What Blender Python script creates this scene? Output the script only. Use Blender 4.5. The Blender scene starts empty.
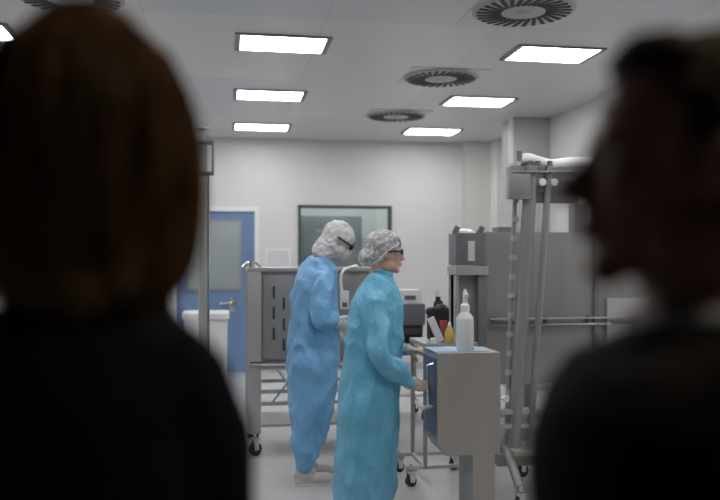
import bpy, bmesh, math, random
from mathutils import Vector, Matrix, Quaternion, noise
random.seed(7)
C = bpy.context.scene.collection
SC = bpy.context.scene
PI = math.pi
# ------------------------------------------------------------------ camera, world, exposure
CAMZ, F, VPX, HOR = 1.45, 800.0, 228.0, 262.0
TH = math.atan((360 - VPX) / F)
cd = bpy.data.cameras.new('camera'); cam = bpy.data.objects.new('camera', cd); C.objects.link(cam)
cam.location = (0, 0, CAMZ); cam.rotation_euler = (PI / 2, 0, -TH)
cd.sensor_width = 36; cd.lens = F * 36 / 720; cd.shift_y = (HOR - 250) / 720; cd.clip_start = 0.05
cd.dof.use_dof = True; cd.dof.focus_distance = 5.0; cd.dof.aperture_fstop = 1.3
SC.camera = cam
w = bpy.data.worlds.new('world'); SC.world = w; w.use_nodes = True
w.node_tree.nodes['Background'].inputs[0].default_value = (0.5, 0.55, 0.6, 1)
w.node_tree.nodes['Background'].inputs[1].default_value = 0.0
SC.view_settings.view_transform = 'Standard'; SC.view_settings.look = 'None'
SC.view_settings.gamma = 1; SC.view_settings.use_curve_mapping = False
SC.view_settings.exposure = 0.0
LAMP = 15.0            # strength of the ceiling panels

def at(px, py, Y):
    """room point seen at pixel (px,py) on the plane Y"""
    u = (px - 360) / F
    fx = math.sin(TH) + math.cos(TH) * u; fy = math.cos(TH) - math.sin(TH) * u
    d = Y / fy
    return Vector((d * fx, Y, CAMZ + d * (HOR - py) / F))
def X(px, Y): return at(px, 0, Y).x
def Z(px, py, Y): return at(px, py, Y).z

# ------------------------------------------------------------------ materials
def mat(name, col, rough=0.5, metal=0.0, noise_amt=0.0, noise_scale=8.0, bump=0.0, bump_scale=40.0, spec=0.5, emit=0,
        alpha=1.0, stretch=(1, 1, 1), col2=None, sheen=0, coat=0, trans=0):
    m = bpy.data.materials.new(name); m.use_nodes = True
    nt = m.node_tree; b = nt.nodes['Principled BSDF']
    b.inputs['Base Color'].default_value = (*col, 1); b.inputs['Roughness'].default_value = rough
    b.inputs['Metallic'].default_value = metal; b.inputs['Specular IOR Level'].default_value = spec
    b.inputs['Alpha'].default_value = alpha
    if coat: b.inputs['Coat Weight'].default_value = coat
    if trans: b.inputs['Transmission Weight'].default_value = trans
    if sheen: b.inputs['Sheen Weight'].default_value = sheen
    if emit:
        b.inputs['Emission Color'].default_value = (*col, 1); b.inputs['Emission Strength'].default_value = emit
    tc = nt.nodes.new('ShaderNodeTexCoord'); mp = nt.nodes.new('ShaderNodeMapping')
    nt.links.new(tc.outputs['Object'], mp.inputs[0]); mp.inputs['Scale'].default_value = stretch
    if noise_amt or col2:
        n = nt.nodes.new('ShaderNodeTexNoise'); n.inputs['Scale'].default_value = noise_scale; n.inputs['Detail'].default_value = 4
        nt.links.new(mp.outputs[0], n.inputs['Vector'])
        r = nt.nodes.new('ShaderNodeMix'); r.data_type = 'RGBA'
        c2 = col2 or tuple(c * (1 - noise_amt) for c in col)
        r.inputs[6].default_value = (*col, 1); r.inputs[7].default_value = (*c2, 1)
        rm = nt.nodes.new('ShaderNodeMapRange'); rm.inputs[1].default_value = 0.35; rm.inputs[2].default_value = 0.65
        nt.links.new(n.outputs[0], rm.inputs[0]); nt.links.new(rm.outputs[0], r.inputs[0])
        nt.links.new(r.outputs[2], b.inputs['Base Color'])
    if bump:
        n = nt.nodes.new('ShaderNodeTexNoise'); n.inputs['Scale'].default_value = bump_scale; n.inputs['Detail'].default_value = 5
        nt.links.new(mp.outputs[0], n.inputs['Vector'])
        bp = nt.nodes.new('ShaderNodeBump'); bp.inputs['Strength'].default_value = bump; bp.inputs['Distance'].default_value = 0.035 if bump_scale < 20 else 0.02
        nt.links.new(n.outputs[0], bp.inputs['Height']); nt.links.new(bp.outputs[0], b.inputs['Normal'])
    return m
M = dict(
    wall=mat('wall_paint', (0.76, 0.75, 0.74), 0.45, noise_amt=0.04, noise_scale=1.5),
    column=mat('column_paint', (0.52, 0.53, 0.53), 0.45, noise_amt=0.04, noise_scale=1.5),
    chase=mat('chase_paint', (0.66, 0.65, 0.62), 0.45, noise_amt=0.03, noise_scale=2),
    dark_wall=mat('corridor_paint', (0.10, 0.10, 0.11), 0.6, noise_amt=0.1, noise_scale=2),
    floor=mat('vinyl_floor', (0.58, 0.57, 0.57), 0.28, noise_amt=0.10, noise_scale=2.2, bump=0.03, bump_scale=3),
    steel=mat('brushed_steel', (0.385, 0.375, 0.36), 0.42, 0.45, noise_amt=0.12, noise_scale=6, stretch=(1, 1, 0.2)),
    steel_l=mat('light_steel', (0.58, 0.57, 0.55), 0.38, 0.45, noise_amt=0.1, noise_scale=7, stretch=(1, 1, 0.3)),
    steel_d=mat('dark_steel', (0.25, 0.25, 0.26), 0.45, 0.4, noise_amt=0.15, noise_scale=6),
    beige=mat('beige_steel', (0.49, 0.47, 0.435), 0.45, 0.3, noise_amt=0.07, noise_scale=5, stretch=(1, 1, 0.3)),
    chrome=mat('chrome', (0.75, 0.75, 0.74), 0.18, 0.95),
    black=mat('black_plastic', (0.025, 0.025, 0.028), 0.45, noise_amt=0.2, noise_scale=30),
    grey=mat('grey_enamel', (0.17, 0.175, 0.20), 0.5, noise_amt=0.08, noise_scale=10),
    white=mat('white_plastic', (0.88, 0.88, 0.87), 0.35, noise_amt=0.04, noise_scale=6),
    translucent=mat('translucent_plastic', (0.86, 0.88, 0.90), 0.3, noise_amt=0.05, noise_scale=20),
    door=mat('blue_laminate', (0.18, 0.28, 0.48), 0.4, noise_amt=0.06, noise_scale=3),
    frame=mat('white_door_frame', (0.86, 0.87, 0.89), 0.35, noise_amt=0.03, noise_scale=3),
    blue=mat('blue_panel', (0.13, 0.18, 0.30), 0.35, noise_amt=0.3, noise_scale=9),
    lightblue=mat('light_blue_mat', (0.40, 0.55, 0.68), 0.5, noise_amt=0.1, noise_scale=20),
    gown_blue=mat('blue_coverall_fabric', (0.22, 0.50, 0.82), 0.36, bump=0.8, bump_scale=15, noise_amt=0.12, noise_scale=7, stretch=(1, 1, 0.6)),
    gown_cyan=mat('cyan_gown_film', (0.18, 0.56, 0.80), 0.26, bump=0.9, bump_scale=13, noise_amt=0.12, noise_scale=6, stretch=(1, 1, 0.5)),
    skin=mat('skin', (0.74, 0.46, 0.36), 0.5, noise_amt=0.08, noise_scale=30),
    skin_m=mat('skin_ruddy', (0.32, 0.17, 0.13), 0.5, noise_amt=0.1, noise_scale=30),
    lips=mat('lips', (0.45, 0.16, 0.14), 0.45, noise_amt=0.05),
    eye=mat('eye_white', (0.8, 0.78, 0.75), 0.2, noise_amt=0.02), iris=mat('iris', (0.06, 0.04, 0.03), 0.2, noise_amt=0.1),
    hood=mat('white_hood_fabric', (0.78, 0.74, 0.74), 0.75, bump=0.25, bump_scale=30, noise_amt=0.08, noise_scale=12),
    glove=mat('white_glove', (0.72, 0.68, 0.64), 0.45, bump=0.3, bump_scale=60, noise_amt=0.06, noise_scale=30),
    glove_b=mat('beige_glove', (0.62, 0.50, 0.42), 0.45, bump=0.3, bump_scale=60, noise_amt=0.1, noise_scale=30),
    shoe=mat('beige_shoe', (0.62, 0.57, 0.52), 0.6, bump=0.3, bump_scale=50, noise_amt=0.1, noise_scale=20),
    hair_g=mat('grey_brown_hair', (0.26, 0.22, 0.20), 0.6, bump=0.6, bump_scale=40, noise_amt=0.4, noise_scale=30),
    hair_b=mat('chestnut_blonde_hair', (0.42, 0.29, 0.17), 0.5, col2=(0.11, 0.07, 0.04), noise_scale=40, stretch=(1, 1, 0.1)),
    hair_d=mat('dark_brown_hair', (0.012, 0.008, 0.006), 0.8, noise_amt=0.4, noise_scale=40),
    navy=mat('navy_jacket', (0.012, 0.013, 0.02), 0.9, bump=0.2, bump_scale=80, noise_amt=0.2, noise_scale=40, spec=0.1),
    suit=mat('black_suit_wool', (0.010, 0.010, 0.012), 0.9, bump=0.2, bump_scale=80, noise_amt=0.2, noise_scale=40, spec=0.1),
    shirt=mat('pale_blue_shirt', (0.30, 0.38, 0.48), 0.7, noise_amt=0.05, noise_scale=30),
    red=mat('red_cap', (0.55, 0.06, 0.07), 0.4, noise_amt=0.1), yellow=mat('yellow_plastic', (0.66, 0.48, 0.14), 0.4, noise_amt=0.1),
    tan=mat('brown_bottle', (0.20, 0.11, 0.05), 0.3, noise_amt=0.2),
    lamp=mat('lamp_diffuser', (0.97, 0.985, 1.0), 0.5, emit=LAMP),
    plate=mat('vent_square_plate', (0.72, 0.72, 0.72), 0.4, noise_amt=0.03),
    bezel=mat('grey_bezel', (0.30, 0.30, 0.305), 0.5, noise_amt=0.05),
    vent=mat('vent_plate', (0.50, 0.50, 0.50), 0.5, noise_amt=0.04),
    slot=mat('vent_slot', (0.07, 0.07, 0.072), 0.7, noise_amt=0.2),
    paper=mat('paper', (0.72, 0.72, 0.74), 0.7, noise_amt=0.03, noise_scale=20),
    room2=mat('next_room_paint', (0.66, 0.68, 0.68), 0.6, noise_amt=0.06, noise_scale=2),
    room2d=mat('next_room_cabinet', (0.24, 0.265, 0.28), 0.5, noise_amt=0.1, noise_scale=3),
)
def ceiling_mat():
    m = mat('ceiling_panels', (0.74, 0.74, 0.74), 0.33)
    nt = m.node_tree; b = nt.nodes['Principled BSDF']
    tc = nt.nodes.new('ShaderNodeTexCoord'); mp = nt.nodes.new('ShaderNodeMapping')
    mp.inputs['Location'].default_value = (0.55, 0.25, 0)
    br = nt.nodes.new('ShaderNodeTexBrick'); br.offset = 0; br.inputs['Scale'].default_value = 1
    br.inputs['Brick Width'].default_value = 1.2; br.inputs['Row Height'].default_value = 1.86
    br.inputs['Mortar Size'].default_value = 0.004
    br.inputs['Color1'].default_value = (0.74, 0.735, 0.72, 1); br.inputs['Color2'].default_value = (0.64, 0.65, 0.68, 1)
    br.inputs['Mortar'].default_value = (0.58, 0.58, 0.58, 1)
    nt.links.new(tc.outputs['Object'], mp.inputs[0]); nt.links.new(mp.outputs[0], br.inputs['Vector'])
    nt.links.new(br.outputs['Color'], b.inputs['Base Color'])
    return m
M['ceiling'] = ceiling_mat()
def glass_mat(name, tint, refl, rough=0.02):
    m = bpy.data.materials.new(name); m.use_nodes = True; nt = m.node_tree; nt.nodes.clear()
    o = nt.nodes.new('ShaderNodeOutputMaterial'); mx = nt.nodes.new('ShaderNodeMixShader')
    t = nt.nodes.new('ShaderNodeBsdfTransparent'); g = nt.nodes.new('ShaderNodeBsdfGlossy')
    t.inputs[0].default_value = (*tint, 1); g.inputs[0].default_value = (0.9, 0.93, 0.92, 1); g.inputs['Roughness'].default_value = rough
    mx.inputs[0].default_value = refl
    nt.links.new(t.outputs[0], mx.inputs[1]); nt.links.new(g.outputs[0], mx.inputs[2]); nt.links.new(mx.outputs[0], o.inputs[0])
    return m
M['glass'] = glass_mat('tinted_window_glass', (0.88, 0.91, 0.90), 0.10)
M['frost'] = mat('frosted_door_glass', (0.36, 0.40, 0.40), 0.25, noise_amt=0.10, noise_scale=2)
M['tube_glass'] = glass_mat('clear_tube', (0.80, 0.80, 0.76), 0.22, 0.1)
def net_mat():
    m = bpy.data.materials.new('hair_net_mesh'); m.use_nodes = True; nt = m.node_tree
    b = nt.nodes['Principled BSDF']; b.inputs['Base Color'].default_value = (0.82, 0.83, 0.85, 1); b.inputs['Roughness'].default_value = 0.6
    tc = nt.nodes.new('ShaderNodeTexCoord'); n = nt.nodes.new('ShaderNodeTexNoise'); n.inputs['Scale'].default_value = 55; n.inputs['Detail'].default_value = 3
    rm = nt.nodes.new('ShaderNodeMapRange'); rm.inputs[1].default_value = 0.42; rm.inputs[2].default_value = 0.68; rm.inputs[3].default_value = 0.40; rm.inputs[4].default_value = 0.85
    nt.links.new(tc.outputs['Object'], n.inputs['Vector']); nt.links.new(n.outputs[0], rm.inputs[0]); nt.links.new(rm.outputs[0], b.inputs['Alpha'])
    bp = nt.nodes.new('ShaderNodeBump'); bp.inputs['Strength'].default_value = 0.3; bp.inputs['Distance'].default_value = 0.008
    nt.links.new(n.outputs[0], bp.inputs['Height']); nt.links.new(bp.outputs[0], b.inputs['Normal'])
    return m
M['net'] = net_mat()
def hair_mat():
    m = M['hair_b']; nt = m.node_tree; b = nt.nodes['Principled BSDF']; o = nt.nodes['Material Output']
    t = nt.nodes.new('ShaderNodeBsdfTranslucent'); mx = nt.nodes.new('ShaderNodeMixShader'); mx.inputs[0].default_value = 0.6
    nt.links.new(b.inputs['Base Color'].links[0].from_socket, t.inputs[0])
    nt.links.new(b.outputs[0], mx.inputs[1]); nt.links.new(t.outputs[0], mx.inputs[2]); nt.links.new(mx.outputs[0], o.inputs[0])
hair_mat()

# ------------------------------------------------------------------ mesh helpers
class MB:
    def __init__(s): s.bm = bmesh.new()
    def box(s, a, b, bev=0.0, rot=None):
        a, b = Vector(a), Vector(b); c = (a + b) / 2; d = b - a
        t = bmesh.new(); bmesh.ops.create_cube(t, size=1)
        for v in t.verts: v.co = Vector((v.co.x * abs(d.x), v.co.y * abs(d.y), v.co.z * abs(d.z)))
        if bev:
            bmesh.ops.bevel(t, geom=list(t.edges), offset=min(bev, 0.45 * min(abs(x) for x in d)), segments=2, affect='EDGES', profile=0.7)
        for v in t.verts: v.co = (rot @ v.co if rot else v.co) + c
        return s._merge(t)
    def _merge(s, t):
        me = bpy.data.meshes.new('t'); t.to_mesh(me); t.free(); s.bm.from_mesh(me); bpy.data.meshes.remove(me); return s
    def cyl(s, p0, p1, r0, r1=None, seg=20):
        return s.tube([p0, p1], [r0, r0 if r1 is None else r1], seg)
    def ell(s, c, r, rot=None, sub=3):
        t = bmesh.new(); bmesh.ops.create_icosphere(t, subdivisions=sub, radius=1)
        for v in t.verts:
            q = Vector((v.co.x * r[0], v.co.y * r[1], v.co.z * r[2])); v.co = (rot @ q if rot else q) + Vector(c)
        return s._merge(t)
    def tube(s, pts, rad, seg=14, round_ends=False):
        pts = [Vector(p) for p in pts]
        if not hasattr(rad, '__len__'): rad = [rad] * len(pts)
        if round_ends:
            for p, r in ((pts[0], rad[0]), (pts[-1], rad[-1])): s.ell(p, (r, r, r), sub=2)
        rings = []; up = None
        for i, p in enumerate(pts):
            d = (pts[min(i + 1, len(pts) - 1)] - pts[max(i - 1, 0)]).normalized()
            if up is None:
                up = Vector((0, 0, 1)) if abs(d.z) < 0.9 else Vector((1, 0, 0))
            u = d.cross(up).normalized(); v = u.cross(d).normalized(); up = v
            rings.append([s.bm.verts.new(p + (u * math.cos(2 * PI * k / seg) + v * math.sin(2 * PI * k / seg)) * rad[i]) for k in range(seg)])
        for a, b in zip(rings, rings[1:]):
            for k in range(seg): s.bm.faces.new((a[k], a[(k + 1) % seg], b[(k + 1) % seg], b[k]))
        s.bm.faces.new(rings[0][::-1]); s.bm.faces.new(rings[-1]); return s
    def loft(s, rings, seg=32, power=2.0):
        """rings: (cx, cy, z, rx, ry)"""
        R = []
        for cx, cy, z, rx, ry in rings:
            L = []
            for k in range(seg):
                a = 2 * PI * k / seg; ca, sa = math.cos(a), math.sin(a)
                L.append(s.bm.verts.new((cx + rx * math.copysign(abs(ca) ** (2 / power), ca), cy + ry * math.copysign(abs(sa) ** (2 / power), sa), z)))
            R.append(L)
        for a, b in zip(R, R[1:]):
            for k in range(seg): s.bm.faces.new((a[k], a[(k + 1) % seg], b[(k + 1) % seg], b[k]))
        s.bm.faces.new(R[0][::-1]); s.bm.faces.new(R[-1]); return s
    def prism(s, poly, y0, y1):
        """poly in XZ, extruded along Y"""
        a = [s.bm.verts.new((x, y0, z)) for x, z in poly]; b = [s.bm.verts.new((x, y1, z)) for x, z in poly]
        n = len(poly)
        for k in range(n): s.bm.faces.new((a[k], a[(k + 1) % n], b[(k + 1) % n], b[k]))
        s.bm.faces.new(a[::-1]); s.bm.faces.new(b); return s
    def lathe(s, prof, c=(0, 0, 0), seg=24):
        return s.loft([(c[0], c[1], c[2] + z, r, r) for r, z in prof], seg)
    def build(s, name, m, parent=None, smooth=True, tag=None):
        bmesh.ops.recalc_face_normals(s.bm, faces=list(s.bm.faces))
        me = bpy.data.meshes.new(name); s.bm.to_mesh(me); s.bm.free()
        return link(name, me, m, parent, smooth)
    def blob(s, name, m, parent=None, voxel=0.008, it=6, wr=0.0, wscale=8.0, wz=0.5, fac=0.5):
        bmesh.ops.recalc_face_normals(s.bm, faces=list(s.bm.faces))
        me = bpy.data.meshes.new(name + '_t'); s.bm.to_mesh(me); s.bm.free()
        o = bpy.data.objects.new('t', me); C.objects.link(o)
        r = o.modifiers.new('r', 'REMESH'); r.mode = 'VOXEL'; r.voxel_size = voxel; r.adaptivity = 0
        if it:
            q = o.modifiers.new('s', 'SMOOTH'); q.factor = fac; q.iterations = it
        dg = bpy.context.evaluated_depsgraph_get(); me2 = bpy.data.meshes.new_from_object(o.evaluated_get(dg))
        bpy.data.objects.remove(o); bpy.data.meshes.remove(me)
        if wr:
            me2.update(); nn = [v.normal.copy() for v in me2.vertices]
            for v, n in zip(me2.vertices, nn):
                p = v.co; q = Vector((p.x * wscale, p.y * wscale, p.z * wscale * wz))
                a = noise.noise(q + noise.noise_vector(q * 0.7) * 0.9)
                b2 = noise.noise(q * 2.3 + Vector((3, 1, 7)))
                v.co = p + n * wr * ((0.5 - abs(a)) * 1.6 + 0.5 * b2 - 0.5)
        me2.name = name
        return link(name, me2, m, parent, True)
def link(name, me, m, parent=None, smooth=True):
    me.materials.clear(); me.materials.append(m)
    if smooth:
        me.polygons.foreach_set('use_smooth', [True] * len(me.polygons))
        try: me.set_sharp_from_angle(angle=math.radians(38))
        except Exception: pass
    o = bpy.data.objects.new(name, me); C.objects.link(o)
    if parent: o.parent = parent
    return o
def recentre(o):
    """put a single-mesh thing's origin at its base"""
    vs = [v.co for v in o.data.vertices]
    c = Vector(((min(v.x for v in vs) + max(v.x for v in vs)) / 2, (min(v.y for v in vs) + max(v.y for v in vs)) / 2, min(v.z for v in vs)))
    o.data.transform(Matrix.Translation(-c)); o.location = c; return o
def tag(o, label, cat, group=None, kind=None):
    o['label'] = label; o['category'] = cat
    if group: o['group'] = group
    if kind: o['kind'] = kind
    return o
def thing(name, label, cat, loc, rz=0, group=None):
    o = bpy.data.objects.new(name, None); C.objects.link(o); o.location = loc; o.rotation_euler = (0, 0, rz); o.empty_display_size = 0.1
    return tag(o, label, cat, group)
def struct(name, mb, m, parent=None):
    o = mb.build(name, m, parent, smooth=False)
    if not parent: o['kind'] = 'structure'
    return o
def dup(root, loc, label, rz=None, group=None):
    r = root.copy(); C.objects.link(r); r.location = loc; r['label'] = label
    if rz is not None: r.rotation_euler.z = rz
    if group: r['group'] = group
    for ch in list(root.children):
        c = ch.copy(); C.objects.link(c); c.parent = r
        for g in ch.children:
            d = g.copy(); C.objects.link(d); d.parent = c
    return r
def dup_part(o, loc, parent):
    c = o.copy(); C.objects.link(c); c.parent = parent; c.location = loc
    for g in o.children:
        d = g.copy(); C.objects.link(d); d.parent = c
    return c

# ------------------------------------------------------------------ the room
H = 3.08; BY = 10.6; XL, XR = -4.0, 3.6; YW0, YW1 = 1.75, 1.87
struct('floor', MB().box((XL - 0.1, -1.6, -0.1), (XR + 0.1, BY + 2.2, 0)), M['floor'])
struct('ceiling', MB().box((XL - 0.1, YW1, H), (XR + 0.1, BY + 2.2, H + 0.1)), M['ceiling'])
struct('ceiling', MB().box((XL - 0.1, -1.6, 2.7), (XR + 0.1, YW1, 2.8)), M['dark_wall'])
struct('wall_left', MB().box((XL - 0.1, YW1, 0), (XL, BY, H)), M['wall'])
struct('wall_right', MB().box((XR, YW1, 0), (XR + 0.1, BY, H)), M['wall'])
dx0, dx1 = X(176, BY), X(254.5, BY); dzt = Z(240, 211.5, BY)
wx0, wx1 = X(298, BY), X(391.5, BY); wz1 = Z(345, 205.5, BY); wz0 = 1.12
b = MB()                                           # back wall with the openings of door and window
b.box((XL, BY, 0), (dx0 - .06, BY + .12, H)); b.box((dx0 - .06, BY, dzt + .06), (dx1 + .06, BY + .12, H))
b.box((dx1 + .06, BY, 0), (wx0, BY + .12, H)); b.box((wx0, BY, 0), (wx1, BY + .12, wz0)); b.box((wx0, BY, wz1), (wx1, BY + .12, H))
b.box((wx1, BY, 0), (XR, BY + .12, H)); struct('wall_back', b, M['wall'])
# observation wall in front of the two visitors: sill below, lintel above, sides
b = MB(); b.box((XL, YW0, 0), (XR, YW1, 0.86)); b.box((XL, YW0, 2.45), (XR, YW1, H + .1)); b.box((XL, YW0, .86), (-1.9, YW1, 2.45)); b.box((2.9, YW0, .86), (XR, YW1, 2.45))
struct('wall_front', b, M['dark_wall'])
struct('wall_corridor_left', MB().box((XL - .1, -1.6, 0), (XL, YW0, 2.7)), M['dark_wall'])
struct('wall_corridor_right', MB().box((XR, -1.6, 0), (XR + .1, YW0, 2.7)), M['dark_wall'])
struct('wall_corridor_back', MB().box((XL - .1, -1.7, 0), (XR + .1, -1.6, 2.7)), M['dark_wall'])
# boxed-in shafts at the back right and the free column
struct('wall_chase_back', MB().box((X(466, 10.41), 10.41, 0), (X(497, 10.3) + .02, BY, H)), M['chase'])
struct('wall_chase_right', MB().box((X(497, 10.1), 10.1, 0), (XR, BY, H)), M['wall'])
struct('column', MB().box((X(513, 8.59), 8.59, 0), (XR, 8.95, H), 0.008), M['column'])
struct('column_edge_strip', MB().box((X(509.5, 8.6) - .01, 8.575, 2.55), (X(513, 8.59), 8.60, H), 0.004), M['white'])  # short white strip along the column's upper left edge
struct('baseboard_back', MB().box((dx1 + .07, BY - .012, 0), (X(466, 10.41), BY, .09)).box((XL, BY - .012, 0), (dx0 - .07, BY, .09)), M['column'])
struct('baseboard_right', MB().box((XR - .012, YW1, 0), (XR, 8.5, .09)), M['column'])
# the window to the next room
f = MB(); t = .035
f.box((wx0, BY - .02, wz0), (wx0 + t, BY + .1, wz1)); f.box((wx1 - t, BY - .02, wz0), (wx1, BY + .1, wz1))
f.box((wx0, BY - .02, wz1 - t), (wx1, BY + .1, wz1)); f.box((wx0, BY - .02, wz0), (wx1, BY + .1, wz0 + t))
win = struct('window_1', f, mat('dark_window_frame', (0.07, 0.075, 0.08), .4, noise_amt=.1))
p_ = MB().box((wx0 + t, BY + .03, wz0 + t), (wx1 - t, BY + .04, wz1 - t)).build('pane', M['glass'], win, False)
b = MB(); b.box((wx0 - 1.2, BY + 2.0, 0), (wx1 + 1.2, BY + 2.1, H)); b.box((wx0 - 1.3, BY + .12, 0), (wx0 - 1.2, BY + 2.1, H)); b.box((wx1 + 1.2, BY + .12, 0), (wx1 + 1.3, BY + 2.1, H))
struct('wall_next_room', b, M['room2'])
cb = thing('wall_cabinet', 'dark grey cabinet seen through the back wall window', 'cabinet', (0, 0, 0))
kx0, kx1 = X(301, BY + 1.3), X(362, BY + 1.3); kz = Z(330, 216, BY + 1.3)
MB().box((kx0, BY + 1.3, 0), (kx1, BY + 1.99, kz), .01).build('body', M['room2d'], cb)
MB().box((kx0 + .03, BY + 1.28, .1), (kx1 - .03, BY + 1.305, kz - .05), .005).build('door', M['room2d'], cb)
MB().box((kx1 - .12, BY + 1.255, 1.1), (kx1 - .10, BY + 1.283, 1.3), .005).build('handle', M['chrome'], cb)
# door
d = struct('door_1', MB().box((dx0, BY + .01, .005), (dx1, BY + .06, dzt), .003), M['door'])
gx0, gx1, gz0, gz1 = X(186, BY), X(241.5, BY), Z(220, 291, BY), Z(220, 220, BY)
MB().box((gx0, BY - .004, gz0), (gx1, BY + .03, gz1), .004).build('window_gasket', M['bezel'], d)
MB().box((gx0 + .03, BY - .008, gz0 + .03), (gx1 - .03, BY + .02, gz1 - .03), .002).build('pane', M['frost'], d)
hz = Z(228, 303, BY); hx = X(232, BY)
h = MB(); h.cyl((hx, BY + .01, hz), (hx, BY - .06, hz), .022); h.tube([(hx, BY - .055, hz), (hx - .13, BY - .06, hz), (hx - .15, BY - .055, hz - .01)], .016); h.box((hx - .035, BY - .003, hz - .11), (hx + .035, BY + .012, hz + .06), .005)
h.build('door_handle', M['chrome'], d)
f = MB(); f.box((dx0 - .06, BY - .02, 0), (dx0, BY + .1, dzt + .06), .004); f.box((dx1, BY - .02, 0), (dx1 + .06, BY + .1, dzt + .06), .004); f.box((dx0, BY - .02, dzt), (dx1, BY + .1, dzt + .06), .004)
struct('trim_2', f, M['frame'])
# notice panel on the back wall
q0, q1 = at(265.5, 267, BY), at(290.5, 249, BY)
n = thing('notice_holder', 'pale notice in a thin frame on the wall between door and window', 'notice', (q0.x, BY, q0.z))
MB().box((0, -.012, -.08), (q1.x - q0.x, 0, q1.z - q0.z), .003).build('frame', M['frame'], n)
MB().box((.02, -.015, -.06), (q1.x - q0.x - .02, -.008, q1.z - q0.z - .02)).build('sheet', M['paper'], n)

# ceiling panels and swirl vents
g = 'ceiling light panels'
LX, LY = .31, .205
def light(loc, label):
    t = thing('ceiling_light', label, 'ceiling light', loc, 0, g)
    b = MB(); e = .04
    b.box((-LX - e, -LY - .02, -.014), (-LX, LY + .02, .0)); b.box((LX, -LY - .02, -.014), (LX + e, LY + .02, .0))
    b.box((-LX, -LY - .02, -.014), (LX, -LY, 0)); b.box((-LX, LY, -.014), (LX, LY + .02, 0))
    b.build('frame', M['bezel'], t, False)
    MB().box((-LX, -LY, -.012), (LX, LY, -.002)).build('diffuser', M['lamp'], t, False)
    return t
L0 = light((.40, 5.97, H), 'nearest ceiling light panel of the left row over the workers')
dup(L0, (.40, 7.83, H), 'middle ceiling light panel of the left row')
dup(L0, (.40, 9.69, H), 'farthest left row ceiling light panel, close to the back wall')
dup(L0, (2.5, 5.93, H), 'nearest ceiling light panel of the right row, before the column')
dup(L0, (2.5, 7.80, H), 'middle ceiling light panel of the right row')
dup(L0, (2.5, 9.68, H), 'farthest right row ceiling light panel, close to the back wall')
dup(L0, (-1.84, 6.0, H), 'ceiling light panel cut by the left edge of the photo')
for k, (x, y) in enumerate([(-1.84, 7.83), (-1.84, 9.69), (.4, 4.11), (-1.84, 4.11), (2.5, 4.11), (.4, 2.4), (2.5, 2.4)]):  # the last two are unseen panels added to brighten camera-facing sides
    dup(L0, (x, y, H), 'ceiling light panel, ' + ('left row, hidden behind the long-haired visitor', 'left row nearest the back wall', 'second from the wall in the middle', 'second from the wall at the left side', 'second from the wall at the right side', 'unseen, added inside the observation wall, middle', 'unseen, added inside the observation wall, right')[k])
dup(L0, ((wx0 + wx1) / 2, BY + .95, H), 'unseen light panel added to brighten the room beyond the back window')  # unseen panel added so the next room reads through the glass
dup(L0, (wx1 + .5, BY + 1.0, H), 'unseen light panel added beyond the back window, to its right')  # this and the next: more unseen panels added to lift the next room
dup(L0, (wx0 - .5, BY + .9, H), 'unseen light panel added beyond the back window, to its left')
def vent(loc, label):
    t = thing('ceiling_vent', label, 'air vent', loc, 0, 'round swirl air vents in the ceiling')
    b = MB(); b.box((-.34, -.34, -.005), (.34, .34, 0), .002); b.build('plate', M['plate'], t)
    b = MB(); b.loft([(0, 0, -.02, .315, .315), (0, 0, -.012, .33, .33)], 48); b.build('disc', M['vent'], t)
    s = MB()
    for k in range(28):
        a = 2 * PI * k / 28
        r = Matrix.Rotation(a + .32, 3, 'Z')
        s.box((-.082, -.013, -.004), (.082, .013, .004), 0, r)
        c = Vector((math.cos(a) * .222, math.sin(a) * .222, -.021))
        for v in list(s.bm.verts)[-8:]: v.co += c
    s.build('swirl_slots', M['slot'], t, False)
    MB().loft([(0, 0, -.032, .03, .03), (0, 0, -.018, .05, .05)], 24).build('hub', M['vent'], t)
    return t
V0 = vent((1.88, 4.92, H), 'nearest round swirl vent at the top edge of the photo')
dup(V0, (1.85, 6.84, H), 'middle round swirl vent between the two light rows')
dup(V0, (1.84, 8.70, H), 'farthest round swirl vent near the back wall')
dup(V0, (-.96, 5.12, H), 'round swirl vent above the long-haired visitor in the foreground')

# ------------------------------------------------------------------ equipment helpers
def caster(parent, loc, r=.05, rz=0, fork=None):
    w_ = MB().cyl((0, -.016, r), (0, .016, r), r, seg=24).build('wheel', M['black'], None)
    w_.parent = parent; w_.location = loc; w_.rotation_euler.z = rz; w_['label'] = 'black caster wheel'
    k = MB(); k.box((-.02, -.026, r * .9), (.02, -.019, 2 * r + .03), .002); k.box((-.02, .019, r * .9), (.02, .026, 2 * r + .03), .002)
    k.box((-.025, -.028, 2 * r + .022), (.03, .028, 2 * r + .034), .003); k.cyl((0, 0, 2 * r + .03), (0, 0, 2 * r + .07), .012); k.cyl((0, -.03, r), (0, .03, r), .008)
    k.build('fork', fork or M['chrome'], w_)
    return w_
def frame_bars(b, segs, s=.02):
    for p, q in segs:
        p, q = Vector(p), Vector(q); d = q - p
        if abs(d.normalized().z) > .999 or abs(d.normalized().x) > .999 or abs(d.normalized().y) > .999:
            lo = Vector((min(p.x, q.x), min(p.y, q.y), min(p.z, q.z))); hi = Vector((max(p.x, q.x), max(p.y, q.y), max(p.z, q.z)))
            e = Vector((s / 2, s / 2, s / 2)); b.box(lo - e, hi + e, .003)
        else: b.cyl(p, q, s / 2)
    return b

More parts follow.
